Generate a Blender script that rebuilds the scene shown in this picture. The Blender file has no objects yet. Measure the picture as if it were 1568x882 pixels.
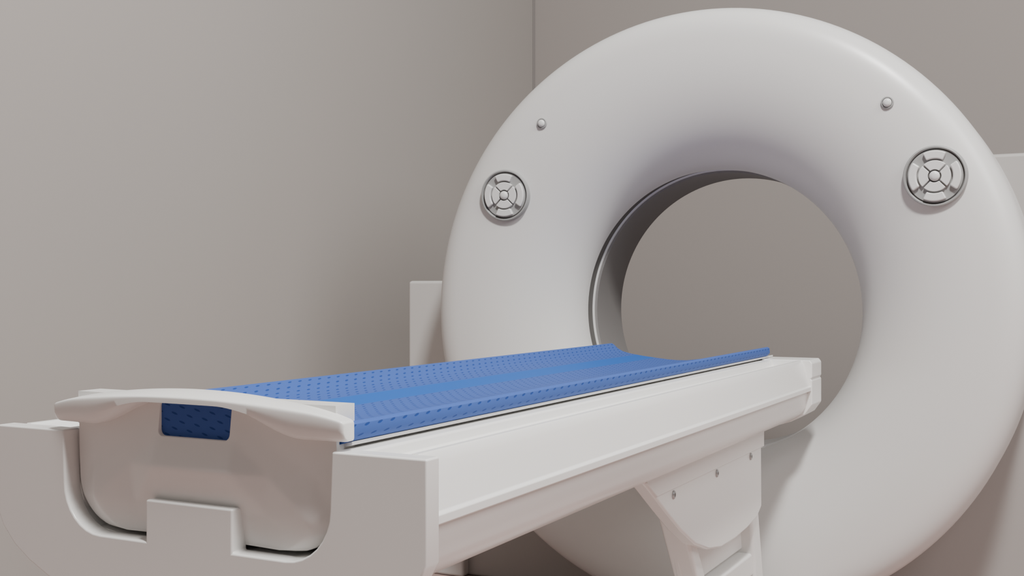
import bpy, bmesh, math, bisect
from mathutils import Vector, Matrix
H=1.07; XC=-1.09; XG=-1.075; ZC=H-0.073
TH=math.radians(27.4)
scene=bpy.context.scene
# ---------------- materials
def mat(name,col,rough=0.5,spec=0.5,noise=0.0,nscale=4.0,bump=0.0,metal=0.0,coat=0.0):
    m=bpy.data.materials.new(name); m.use_nodes=True
    nt=m.node_tree; b=nt.nodes['Principled BSDF']
    b.inputs['Roughness'].default_value=rough
    b.inputs['Metallic'].default_value=metal
    b.inputs['Specular IOR Level'].default_value=spec
    b.inputs['Coat Weight'].default_value=coat
    tc=nt.nodes.new('ShaderNodeTexCoord')
    n=nt.nodes.new('ShaderNodeTexNoise'); n.inputs['Scale'].default_value=nscale; n.inputs['Detail'].default_value=4
    nt.links.new(tc.outputs['Object'],n.inputs['Vector'])
    mx=nt.nodes.new('ShaderNodeMix'); mx.data_type='RGBA'
    c=Vector(col)
    mx.inputs['A'].default_value=(*(c*(1-noise)),1); mx.inputs['B'].default_value=(*(c*(1+noise)),1)
    nt.links.new(n.outputs['Fac'],mx.inputs['Factor'])
    nt.links.new(mx.outputs['Result'],b.inputs['Base Color'])
    if bump>0:
        n2=nt.nodes.new('ShaderNodeTexNoise'); n2.inputs['Scale'].default_value=180
        nt.links.new(tc.outputs['Object'],n2.inputs['Vector'])
        bp=nt.nodes.new('ShaderNodeBump'); bp.inputs['Strength'].default_value=bump; bp.inputs['Distance'].default_value=0.002
        nt.links.new(n2.outputs['Fac'],bp.inputs['Height']); nt.links.new(bp.outputs['Normal'],b.inputs['Normal'])
    return m
M_white=mat('white_plastic',(0.80,0.79,0.77),0.26,0.5,0.01)
M_gantry=mat('gantry_shell_plastic',(0.67,0.66,0.645),0.34,0.5,0.01)
M_liner=mat('bore_liner_plastic_shaded',(0.21,0.20,0.195),0.55,0.25,0.01)  # liner colour darkened to stand in for the shade inside the bore
M_seam=mat('seam_grey',(0.12,0.115,0.11),0.6,0.3,0.02)
M_corner=mat('corner_joint_paint',(0.26,0.24,0.23),0.8,0.1,0.02)
M_panel=mat('panel_grey',(0.33,0.33,0.325),0.4,0.5,0.02)
M_button=mat('button_plastic',(0.66,0.655,0.645),0.3,0.5,0.01)
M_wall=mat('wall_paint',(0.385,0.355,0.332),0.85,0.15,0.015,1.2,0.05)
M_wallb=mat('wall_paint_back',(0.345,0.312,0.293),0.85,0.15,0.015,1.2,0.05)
M_floor=mat('floor_vinyl',(0.42,0.30,0.275),0.6,0.3,0.04,3)
M_metal=mat('screw_steel',(0.45,0.45,0.45),0.35,0.5,0.02,20,0,0.9)
M_house=mat('housing_plastic',(0.62,0.605,0.585),0.5,0.4,0.01)
M_cab=mat('cabinet_plastic',(0.36,0.34,0.325),0.5,0.4,0.01)

def pad_material():
    m=bpy.data.materials.new('blue_perforated_vinyl'); m.use_nodes=True
    nt=m.node_tree; b=nt.nodes['Principled BSDF']; L=nt.links
    def math_(op,a,bv=None):
        n=nt.nodes.new('ShaderNodeMath'); n.operation=op
        for i,v in enumerate((a,bv)):
            if v is None: continue
            if isinstance(v,(int,float)): n.inputs[i].default_value=v
            else: L.new(v,n.inputs[i])
        return n.outputs[0]
    uv=nt.nodes.new('ShaderNodeUVMap'); uv.uv_map='UVMap'
    sp=nt.nodes.new('ShaderNodeSeparateXYZ'); L.new(uv.outputs[0],sp.inputs[0])
    U=sp.outputs[0]; V=sp.outputs[1]
    pu,pv=0.0125,0.030
    ru=math_('DIVIDE',U,pu); row=math_('FLOOR',ru); fu=math_('FRACT',ru)
    odd=math_('FLOORED_MODULO',row,2.0)
    rv=math_('ADD',math_('DIVIDE',V,pv),math_('MULTIPLY',odd,0.5)); fv=math_('FRACT',rv)
    du=math_('MULTIPLY',math_('SUBTRACT',fu,0.5),pu); dv=math_('MULTIPLY',math_('SUBTRACT',fv,0.5),pv)
    du=math_('ADD',du,math_('MULTIPLY',dv,0.18))
    e=math_('ADD',math_('POWER',math_('ABSOLUTE',math_('DIVIDE',du,0.0016)),2.0),math_('POWER',math_('ABSOLUTE',math_('DIVIDE',dv,0.0055)),2.0))
    mr=nt.nodes.new('ShaderNodeMapRange'); mr.interpolation_type='SMOOTHSTEP'
    L.new(e,mr.inputs['Value']); mr.inputs['From Min'].default_value=0.6; mr.inputs['From Max'].default_value=1.6
    mr.inputs['To Min'].default_value=1; mr.inputs['To Max'].default_value=0
    band=math_('LESS_THAN',math_('ABSOLUTE',math_('ADD',U,0.130)),0.031)
    mask=math_('MULTIPLY',mr.outputs[0],math_('SUBTRACT',1.0,band))
    m1=nt.nodes.new('ShaderNodeMix'); m1.data_type='RGBA'
    m1.inputs['A'].default_value=(0.055,0.110,0.36,1); m1.inputs['B'].default_value=(0.022,0.110,0.41,1)
    L.new(band,m1.inputs['Factor'])
    m2=nt.nodes.new('ShaderNodeMix'); m2.data_type='RGBA'
    L.new(mask,m2.inputs['Factor']); L.new(m1.outputs['Result'],m2.inputs['A']); m2.inputs['B'].default_value=(0.018,0.055,0.24,1)
    L.new(m2.outputs['Result'],b.inputs['Base Color'])
    b.inputs['Roughness'].default_value=0.6; b.inputs['Specular IOR Level'].default_value=0.12
    seam=math_('COMPARE',math_('ABSOLUTE',math_('ADD',U,0.130)),0.031); 
    seam.node.inputs[2].default_value=0.0012
    hh=math_('ADD',mask,seam)
    bp=nt.nodes.new('ShaderNodeBump'); bp.invert=True; bp.inputs['Strength'].default_value=0.4; bp.inputs['Distance'].default_value=0.0015
    L.new(hh,bp.inputs['Height']); L.new(bp.outputs['Normal'],b.inputs['Normal'])
    return m
M_pad=pad_material()

# ---------------- helpers
def empty(name,loc):
    e=bpy.data.objects.new(name,None); e.location=loc; e.empty_display_size=0.1
    scene.collection.objects.link(e); return e
def setparent(o,p):
    if p is not None:
        o.parent=p; o.matrix_parent_inverse=Matrix.Translation(-Vector(p.location))
def mk(name,verts,faces,m,parent=None,smooth=True,angle=35,bevel=0,seg=3,recalc=True):
    me=bpy.data.meshes.new(name); me.from_pydata([tuple(v) for v in verts],[],faces)
    if recalc:
        bm=bmesh.new(); bm.from_mesh(me); bmesh.ops.recalc_face_normals(bm,faces=bm.faces); bm.to_mesh(me); bm.free()
    me.materials.append(m)
    o=bpy.data.objects.new(name,me); scene.collection.objects.link(o)
    if smooth:
        for p in me.polygons: p.use_smooth=True
        if not bevel: me.set_sharp_from_angle(angle=math.radians(angle))
    if bevel:
        b=o.modifiers.new('bev','BEVEL'); b.width=bevel; b.segments=seg; b.limit_method='ANGLE'; b.angle_limit=math.radians(28)
        b.harden_normals=True
    setparent(o,parent); return o
def extr_y(name,outl,y0,y1,m,parent,bevel=0.004,dxc=XC,seg=3):
    n=len(outl); v=[(dxc+x,y0,H+z) for x,z in outl]+[(dxc+x,y1,H+z) for x,z in outl]
    f=[list(range(n)),list(range(n,2*n))]+[[i,(i+1)%n,n+(i+1)%n,n+i] for i in range(n)]
    return mk(name,v,f,m,parent,bevel=bevel,seg=seg)
def extr_x(name,outl,x0,x1,m,parent,bevel=0.004):
    n=len(outl); v=[(x0,y,H+z) for y,z in outl]+[(x1,y,H+z) for y,z in outl]
    f=[list(range(n)),list(range(n,2*n))]+[[i,(i+1)%n,n+(i+1)%n,n+i] for i in range(n)]
    return mk(name,v,f,m,parent,bevel=bevel)
def box(name,a,b,m,parent=None,bevel=0.0,seg=3):
    x0,y0,z0=a;x1,y1,z1=b
    v=[(x,y,z) for x in (x0,x1) for y in (y0,y1) for z in (z0,z1)]
    f=[(0,1,3,2),(4,6,7,5),(0,4,5,1),(2,3,7,6),(0,2,6,4),(1,5,7,3)]
    return mk(name,v,f,m,parent,smooth=bool(bevel),bevel=bevel,seg=seg)
def revolve(name,prof,m,parent,closed=False,seg=192,cx=XG,cz=ZC,angle=35):
    v=[];f=[];k=len(prof)
    for i in range(seg):
        a=2*math.pi*i/seg
        for r,y in prof: v.append((cx+r*math.cos(a),y,cz+r*math.sin(a)))
    kk=k if closed else k-1
    for i in range(seg):
        j=(i+1)%seg
        for q in range(kk):
            q2=(q+1)%k
            f.append([i*k+q,i*k+q2,j*k+q2,j*k+q])
    return mk(name,v,f,m,parent,angle=angle)

# ---------------- room
WX=-2.72; WY=5.5
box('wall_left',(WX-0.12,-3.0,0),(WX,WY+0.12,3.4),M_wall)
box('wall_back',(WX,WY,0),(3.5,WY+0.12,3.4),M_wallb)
box('floor',(WX-0.12,-3.0,-0.06),(3.5,WY+0.12,0.0),M_floor)
box('baseboard_left',(WX,-3.0,0),(WX+0.012,WY-0.014,0.1),M_house,bevel=0.003)
box('baseboard_back',(WX,WY-0.012,0),(3.5,WY,0.1),M_house,bevel=0.003)
box('trim_1',(WX,WY-0.010,0.1),(WX+0.010,WY,3.4),M_corner,bevel=0.002)

# ---------------- gantry
G=empty('ct_scanner_gantry',(XC,3.5,0))
RO=0.928; RI=0.45; RT=0.80; YF=3.27
prof=[]
N=32; n1=2.0; n2=3.0
for i in range(N+1):
    t=math.pi/2*(1-i/N)
    prof.append((RT-(RT-RI)*abs(math.sin(t))**(2/n1), 3.5-(3.5-YF)*abs(math.cos(t))**(2/n1)))
for i in range(1,N+1):
    t=math.pi/2*(i/N)
    prof.append((RT+(RO-RT)*abs(math.sin(t))**(2/n2), 3.39-(3.39-YF)*abs(math.cos(t))**(2/n2)))
front=list(prof)
prof+= [(RO,3.50),(RO,3.60),(RO-.003,3.66),(RO-.01,3.70),(RO-.025,3.74),(0.885,3.77),(0.86,3.78),(0.50,3.78),(0.47,3.775),(0.455,3.76),(0.453,3.56),(0.463,3.555),(0.463,3.505)]
revolve('front_cover_shell',prof,M_gantry,G,closed=True)
revolve('bore_liner',[(0.4525,3.565),(0.447,3.57),(0.447,3.79),(0.4565,3.795),(0.4565,3.565)],M_liner,G,closed=True)
revolve('bore_seam_ring',[(0.4625,3.508),(0.4585,3.51),(0.4585,3.56),(0.4625,3.56)],M_seam,G,closed=True)
def face_y(r):
    for (r0,y0),(r1,y1) in zip(front,front[1:]):
        if r0<=r<=r1 and r1>r0: return y0+(y1-y0)*(r-r0)/(r1-r0)
    return YF
def face_frame(x,z):
    vx=x-XG; vz=z
    r=math.hypot(vx,vz); ang=math.atan2(vz,vx)
    y=face_y(r); dy=(face_y(r+0.02)-face_y(r-0.02))/0.04
    rad=Vector((math.cos(ang),0,math.sin(ang)))
    nrm=(Vector((0,-1,0))+rad*dy).normalized()
    up=Vector((0,0,1)); up=(up-nrm*up.dot(nrm)).normalized()
    rt=up.cross(nrm)
    p=Vector((XG,0,ZC))+rad*r+Vector((0,y,0))
    return Matrix(((rt.x,up.x,nrm.x,p.x),(rt.y,up.y,nrm.y,p.y),(rt.z,up.z,nrm.z,p.z),(0,0,0,1)))
def lathe_local(name,prof,M,m,parent,seg=64):
    v=[];f=[];k=len(prof)
    for i in range(seg):
        a=2*math.pi*i/seg
        for r,z in prof: v.append(M@Vector((r*math.cos(a),r*math.sin(a),z)))
    for i in range(seg):
        j=(i+1)%seg
        for q in range(k-1): f.append([i*k+q,i*k+q+1,j*k+q+1,j*k+q])
    f.append([i*k for i in range(seg)]); f.append([i*k+k-1 for i in range(seg)])
    return mk(name,v,f,m,parent,angle=40)
def sector(name,r0,r1,a0,a1,z0,z1,M,m,parent,flare=0,bevel=0.003):
    n=12; out=[]
    for i in range(n+1):
        a=a0+(a1-a0)*i/n; out.append((r0*math.cos(a),r0*math.sin(a)))
    for i in range(n+1):
        a=(a1+flare)-(a1-a0+2*flare)*i/n; out.append((r1*math.cos(a),r1*math.sin(a)))
    k=len(out)
    v=[M@Vector((x,y,z0)) for x,y in out]+[M@Vector((x,y,z1)) for x,y in out]
    f=[list(range(k)),list(range(k,2*k))]+[[i,(i+1)%k,k+(i+1)%k,k+i] for i in range(k)]
    return mk(name,v,f,m,parent,bevel=bevel,seg=4)
idx=0
d=math.radians
for px_,pz_ in ((-0.393,0.378),(-1.719,0.376)):
    idx+=1
    M=face_frame(px_,pz_)
    lathe_local('control_panel_%d_rim'%idx,[(0.084,-0.03),(0.084,0.010),(0.082,0.014),(0.079,0.015),(0.0765,0.012),(0.0755,0.004)],M,M_panel,G)
    lathe_local('control_panel_%d_groove'%idx,[(0.0755,0.0),(0.0755,0.0055),(0.0725,0.0055),(0.0725,0.0)],M,M_seam,G)
    lathe_local('control_panel_%d_face'%idx,[(0.0725,0.0),(0.0725,0.008),(0.0715,0.009),(0.03,0.009)],M,M_panel,G)
    for q in range(4):
        c=d(90*q)
        w=d(26) if q%2 else d(35)
        sector('control_panel_%d_outer_button_%d'%(idx,q),0.047,0.0690,c-w,c+w,0.004,0.021,M,M_button,G,bevel=0.0045)
        sector('control_panel_%d_inner_button_%d'%(idx,q),0.0175,0.0425,c-d(39),c+d(39),0.004,0.019,M,M_button,G,bevel=0.003,flare=d(3))
    lathe_local('control_panel_%d_centre_ring'%idx,[(0.0165,0.004),(0.0165,0.012),(0.015,0.013)],M,M_seam,G)
    lathe_local('control_panel_%d_centre_button'%idx,[(0.0138,0.008),(0.0138,0.018),(0.012,0.0225),(0.008,0.025),(0.003,0.026)],M,M_button,G)
idx=0
for px_,pz_ in ((-0.519,0.588),(-1.586,0.602)):
    idx+=1
    M=face_frame(px_,pz_)
    lathe_local('indicator_%d_base'%idx,[(0.0175,-0.02),(0.0175,0.004),(0.016,0.006),(0.0138,0.006),(0.0135,0.002)],M,M_panel,G,48)
    lathe_local('indicator_%d_dome'%idx,[(0.0122,0.0),(0.0122,0.006),(0.0115,0.009),(0.009,0.0122),(0.006,0.0138),(0.002,0.0144)],M,M_button,G,48)
box('side_pylon',(-2.32,3.62,0),(-2.08,4.05,H+0.027),M_house,G,bevel=0.012)
box('rear_pedestal',(-2.14,3.66,0),(-0.62,4.1,0.50),M_cab,G,bevel=0.012)
box('side_cabinet',(-0.60,3.70,0),(0.75,4.25,H+0.405),M_cab,G,bevel=0.012)
box('floor_plinth',(XC-0.38,3.42,0),(XC+0.38,3.74,0.14),M_house,G,bevel=0.02)

# ---------------- table
T=empty('patient_table',(XC,2.3,0))
def arc(cx,cz,rx,rz,a0,a1,n=8):
    return [(cx+rx*math.cos(math.radians(a0+(a1-a0)*i/n)),cz+rz*math.sin(math.radians(a0+(a1-a0)*i/n))) for i in range(n+1)]
YP=1.152
right=[(0.077,-0.292),(0.077,-0.350)]+arc(0.165,-0.28,0.070,0.070,-90,0,8)+[(0.238,-0.205),(0.378,-0.205),(0.378,-0.333)]+[(0.366,-0.356),(0.342,-0.381),(0.310,-0.402),(0.27,-0.421),(0.22,-0.438),(0.16,-0.450),(0.09,-0.458)]
outl=right+[(-x,z) for x,z in reversed(right)]
extr_y('end_frame',outl,YP,YP+0.030,M_white,T,bevel=0.003)
rr=[(0.236,-0.206),(0.262,-0.206),(0.265,-0.209),(0.266,-0.221),(0.270,-0.223),(0.332,-0.219),(0.336,-0.207),(0.340,-0.204),(0.349,-0.204),(0.3525,-0.208),(0.357,-0.219),(0.362,-0.236),(0.3675,-0.256),(0.3725,-0.274),(0.3765,-0.278),(0.3765,-0.289),(0.366,-0.293),(0.361,-0.335),(0.352,-0.352),(0.33,-0.368),(0.29,-0.384),(0.23,-0.400),(0.15,-0.410)]
inn=[(0.15,-0.352),(0.20,-0.345),(0.225,-0.32),(0.236,-0.28)]
body=inn+rr
extr_y('rail_body',body+[(-x,z) for x,z in reversed(body)],YP+0.028,3.31,M_white,T,bevel=0.0012,seg=2)
col=[(0.236,-0.28),(0.236,-0.203),(0.372,-0.203),(0.379,-0.212),(0.379,-0.252),(0.375,-0.256),(0.379,-0.260),(0.379,-0.328),(0.36,-0.355),(0.32,-0.378),(0.26,-0.398),(0.15,-0.420)]
col=[(0.15,-0.352),(0.20,-0.345),(0.225,-0.32)]+col
extr_y('far_end_collar',col+[(-x,z) for x,z in reversed(col)],3.20,3.32,M_white,T,bevel=0.005)
pts=[(0.06,-0.238),(0.20,-0.212),(0.228,-0.199),(0.243,-0.1965),(0.243,-0.2015),(0.228,-0.205),(0.226,-0.28),(0.21,-0.315),(0.16,-0.338)]
extr_y('cradle_tray',pts+[(-x,z) for x,z in reversed(pts)],1.19,3.30,M_white,T,bevel=0.0012,seg=2)
def ctop(x):
    x=abs(x); return -0.138-0.0145*(x/0.195)**2-0.004*max(0,(x-0.2)/0.057)**2
def clow(x):
    x=abs(x); t=min(max((x-0.060)/0.13,0),1); t=t*t*(3-2*t); return -0.1555-0.038*t
def loft_handle():
    secs=[];K=56; NXh=96; HW=0.257
    for i in range(NXh+1):
        s=-1+2*i/NXh
        x=HW*math.sin(s*math.pi/2)
        zt=ctop(x); zb=clow(x)
        edge=max(0,(abs(x)-(HW-0.006))/0.006); shrink=math.sqrt(max(0.0,1-min(edge,1)**2))
        zm=(zt+zb)/2; hz=(zt-zb)/2*(0.78+0.22*shrink)
        q=(abs(x)/HW)
        yf=1.134+0.016*q**2.2; yb=1.177
        ym=(yf+yb)/2; hy=(yb-yf)/2*(0.75+0.25*shrink)
        sec=[]
        for k in range(K):
            a=2*math.pi*k/K; ca,sa=math.cos(a),math.sin(a)
            ey=math.copysign(abs(ca)**0.20,ca); ez=math.copysign(abs(sa)**0.20,sa)
            z=zm+hz*ez
            if ez>0: z-=0.008*(1-q**2)*((1-ey)/2)**2
            y=ym+hy*ey
            if ez<0 and ey<0: y+=0.014*ez*ez*min(1,hy/0.02)
            sec.append((XC+x,y,H+z))
        secs.append(sec)
    v=[p for s in secs for p in s]; f=[]
    for i in range(NXh):
        for k in range(K):
            k2=(k+1)%K; f.append([i*K+k,i*K+k2,(i+1)*K+k2,(i+1)*K+k])
    f.append(list(range(K))); f.append([NXh*K+k for k in range(K)])
    return mk('cradle_handle',v,f,M_white,T,angle=60)
loft_handle()
cols=[-1,-0.85,-0.52,-0.30,0.30,0.52,0.85,1]
rows=[0.155,0.205,0.245,0.300,0.345]
dep=[[0,0,0,0,0,0,0,0],
     [-.002,0,.002,.006,.006,.002,0,-.002],
     [-.003,.000,.006,.020,.020,.006,.000,-.003],
     [-.005,.006,-.001,.002,.002,-.001,.006,-.005],
     [-.010,-.004,-.008,-.008,-.008,-.008,-.004,-.010]]
def bdep(s,z):
    z=min(max(-z,rows[0]),rows[-1]); s=min(max(s,-1),1)
    j=min(max(bisect.bisect(rows,z)-1,0),len(rows)-2); i=min(max(bisect.bisect(cols,s)-1,0),len(cols)-2)
    t=(z-rows[j])/(rows[j+1]-rows[j]); u=(s-cols[i])/(cols[i+1]-cols[i])
    A=dep[j][i];B=dep[j][i+1];C=dep[j+1][i];D=dep[j+1][i+1]
    if s<0:
        if u+t<=1: return A+(B-A)*u+(C-A)*t
        return D+(C-D)*(1-u)+(B-D)*(1-t)
    if u>=t: return A+(B-A)*u+(D-B)*t
    return A+(C-A)*t+(D-C)*u
NX,NZ=120,80; v=[];f=[]
for j in range(NZ+1):
    z=-0.150-0.194*j/NZ
    k=max(0,(-z-0.270)/0.074); w=0.160+0.070*math.sqrt(max(0,1-min(k,1)**2))
    for i in range(NX+1):
        s=-1+2*i/NX
        v.append((XC+s*w,1.172-bdep(s,z),H+z))
for _ in range(4):
    ny=[p[1] for p in v]
    for j in range(1,NZ):
        for i in range(1,NX):
            a=j*(NX+1)+i; ny[a]=(v[a][1]*2+v[a-1][1]+v[a+1][1]+v[a-NX-1][1]+v[a+NX+1][1])/6
    v=[(p[0],ny[i],p[2]) for i,p in enumerate(v)]
for j in range(NZ):
    for i in range(NX):
        a=j*(NX+1)+i; f.append([a,a+1,a+NX+2,a+NX+1])
nb=len(v)
v2=[(x,1.213,z) for x,y,z in v]
f2=[[q+nb for q in reversed(ff)] for ff in f]
ring=[i for i in range(NX+1)]+[j*(NX+1)+NX for j in range(1,NZ+1)]+[NZ*(NX+1)+i for i in range(NX-1,-1,-1)]+[j*(NX+1) for j in range(NZ-1,0,-1)]
side=[[ring[i],ring[(i+1)%len(ring)],ring[(i+1)%len(ring)]+nb,ring[i]+nb] for i in range(len(ring))]
bucket=mk('cradle_front',v+v2,f+f2+side,M_white,None,angle=50)
def rrect(hx,hz,r,cx,cz):
    o=[]
    for (qx,qz,a) in ((1,1,0),(-1,1,90),(-1,-1,180),(1,-1,270)):
        for i in range(7):
            t=math.radians(a+15*i); o.append((cx+qx*(hx-r)+r*math.cos(t),cz+qz*(hz-r)+r*math.sin(t)))
    return o
cut=extr_y('cut',rrect(0.064,0.025,0.009,-0.004,-0.180),1.0,1.4,M_white,None,bevel=0)
md=bucket.modifiers.new('b','BOOLEAN'); md.operation='DIFFERENCE'; md.object=cut; md.solver='EXACT'
bpy.context.view_layer.objects.active=bucket; bucket.select_set(True)
bpy.ops.object.modifier_apply(modifier='b')
bpy.data.objects.remove(cut,do_unlink=True)
setparent(bucket,T)

# mattress
P=T
topp=[(-.243,-.1705),(-.236,-.1735),(-.222,-.186),(-.205,-.1945),(-.18,-.2005),(-.14,-.2065),(-.10,-.211),(-.06,-.2150),(-.03,-.2165),(0,-.2160),(0.04,-.2110),(0.10,-.2010),(0.15,-.1915),(0.20,-.1805),(0.232,-.1725),(0.243,-.1705)]
mid=9
full=topp+[(0.2485,-0.174),(0.2495,-0.187),(0.243,-0.1955),(0.20,-0.211),(0.06,-0.235),(-0.06,-0.235),(-0.20,-0.211),(-0.243,-0.1955),(-0.2495,-0.187),(-0.2485,-0.174)]
def pad(name,y0,y1):
    n=len(full)
    acc=[0]
    for i in range(1,n+1):
        a=full[i-1];b=full[i%n]; acc.append(acc[-1]+math.hypot(b[0]-a[0],b[1]-a[1]))
    us=[a-acc[mid] for a in acc]
    ny=40; vs=[]
    for j in range(ny+1):
        y=y0+(y1-y0)*j/ny
        for x,z in full: vs.append((XC+x,y,H+z))
    fs=[];uvs=[]
    for j in range(ny):
        for i in range(n):
            i2=(i+1)%n
            fs.append([j*n+i,j*n+i2,(j+1)*n+i2,(j+1)*n+i])
            ya=y0+(y1-y0)*j/ny; yb=y0+(y1-y0)*(j+1)/ny
            uvs.append([(us[i],ya),(us[i+1],ya),(us[i+1],yb),(us[i],yb)])
    fs.append(list(range(n))); uvs.append([(full[i][0],full[i][1]) for i in range(n)])
    fs.append([ny*n+i for i in range(n)]); uvs.append([(full[i][0],full[i][1]) for i in range(n)])
    o=mk(name,vs,fs,M_pad,P,angle=50,recalc=False)
    ul=o.data.uv_layers.new(name='UVMap')
    for fi,p in enumerate(o.data.polygons):
        for q,li in enumerate(p.loop_indices): ul.data[li].uv=uvs[fi][q]
    bm=bmesh.new(); bm.from_mesh(o.data); bmesh.ops.recalc_face_normals(bm,faces=bm.faces); bm.to_mesh(o.data); bm.free()
pad('mattress_pad',1.180,3.24)
o=extr_y('mattress_end_flap',[(-0.15,-0.215),(0.15,-0.215),(0.15,-0.152),(-0.15,-0.152)],1.173,1.188,M_pad,P,bevel=0)
ul=o.data.uv_layers.new(name='UVMap')
for p in o.data.polygons:
    for li in p.loop_indices:
        c=o.data.vertices[o.data.loops[li].vertex_index].co
        ul.data[li].uv=((c.z-H)*1.2+0.5+c.x*0.12,(c.x-XC)*1.1+0.003)

# support bracket + lift
X=XC+0.27
sh=[(2.16,-0.365),(3.07,-0.365),(3.075,-0.60),(3.03,-0.622),(2.93,-0.634),(2.82,-0.640),(2.70,-0.638),(2.60,-0.622),(2.50,-0.590),(2.40,-0.540),(2.30,-0.480),(2.20,-0.418),(2.165,-0.398)]
extr_x('bracket_plate',sh,X-0.035,X,M_white,T,bevel=0.006)
extr_x('bracket_top_strip',[(2.175,-0.36),(3.085,-0.36),(3.085,-0.436),(2.235,-0.436),(2.175,-0.40)],X-0.03,X+0.004,M_white,T,bevel=0.0015)
for i,(yy,zz) in enumerate(((2.345,-0.450),(2.66,-0.449),(2.96,-0.448))):
    v=[];f=[];ns=20
    for r,dx in ((0.0095,-0.004),(0.0095,0.002),(0.007,0.004),(0.004,0.004),(0.0035,0.001)):
        for q in range(ns):
            a=2*math.pi*q/ns; v.append((X+dx,yy+r*math.cos(a),H+zz+r*math.sin(a)))
    for a in range(4):
        for q in range(ns): f.append([a*ns+q,a*ns+(q+1)%ns,(a+1)*ns+(q+1)%ns,(a+1)*ns+q])
    f.append(list(range(4*ns,5*ns)))
    mk('screw_%d'%(i+1),v,f,M_metal,T,angle=30)
xs0=X-0.085; xs1=X-0.022; zb=-1.03
extr_x('lift_strut_1',[(2.455,-0.50),(2.51,-0.50),(2.87,zb),(2.81,zb)],xs0,xs1,M_white,T,bevel=0.010)
extr_x('lift_strut_2',[(3.03,-0.52),(3.10,-0.52),(3.235,zb),(3.15,zb)],xs0,xs1,M_white,T,bevel=0.010)
extr_x('lift_web',[(2.50,-0.56),(3.05,-0.56),(3.10,-0.725),(2.60,-0.725)],xs0+0.01,xs1-0.035,M_white,T,bevel=0.006)
extr_x('lift_bar',[(2.60,-0.735),(3.10,-0.735),(3.12,-0.80),(2.64,-0.80)],xs0+0.005,xs1-0.008,M_white,T,bevel=0.008)
box('table_base',(XC-0.32,2.3,0.0),(XC+0.32,3.24,0.06),M_white,T,bevel=0.02)

# ---------------- lights / world
w=bpy.data.worlds.new('World'); scene.world=w; w.use_nodes=True
nt=w.node_tree; bg=nt.nodes['Background']
tc=nt.nodes.new('ShaderNodeTexCoord'); sp=nt.nodes.new('ShaderNodeSeparateXYZ'); nt.links.new(tc.outputs['Generated'],sp.inputs[0])
cr=nt.nodes.new('ShaderNodeValToRGB'); mr=nt.nodes.new('ShaderNodeMapRange')
mr.inputs['From Min'].default_value=-1; mr.inputs['From Max'].default_value=1
nt.links.new(sp.outputs[2],mr.inputs[0]); nt.links.new(mr.outputs[0],cr.inputs[0])
cr.color_ramp.elements[0].color=(0.38,0.285,0.265,1); cr.color_ramp.elements[0].position=0.45
cr.color_ramp.elements[1].color=(0.95,0.95,0.93,1); cr.color_ramp.elements[1].position=0.9
nt.links.new(cr.outputs[0],bg.inputs['Color']); bg.inputs['Strength'].default_value=0.27
def area(name,loc,tgt,size,power,col):
    l=bpy.data.lights.new(name,'AREA'); l.shape='RECTANGLE'; l.size=size[0]; l.size_y=size[1]; l.energy=power; l.color=col
    o=bpy.data.objects.new(name,l); scene.collection.objects.link(o); o.location=loc
    o.rotation_euler=(Vector(tgt)-Vector(loc)).to_track_quat('-Z','Y').to_euler(); return o
area('ceiling_light_key',(0.6,0.6,4.7),(-1.0,2.6,1.0),(0.5,0.5),290,(1,0.99,0.965))
area('side_light',(2.6,1.6,3.8),(-0.8,2.2,0.8),(2.0,2.0),120,(1,0.99,0.975))

cam=bpy.data.cameras.new('Camera'); cam.sensor_width=36; cam.lens=39.72; cam.clip_start=0.05
co=bpy.data.objects.new('Camera',cam); scene.collection.objects.link(co)
co.location=(0,0,H); co.rotation_euler=(math.radians(90),0,TH)
scene.camera=co
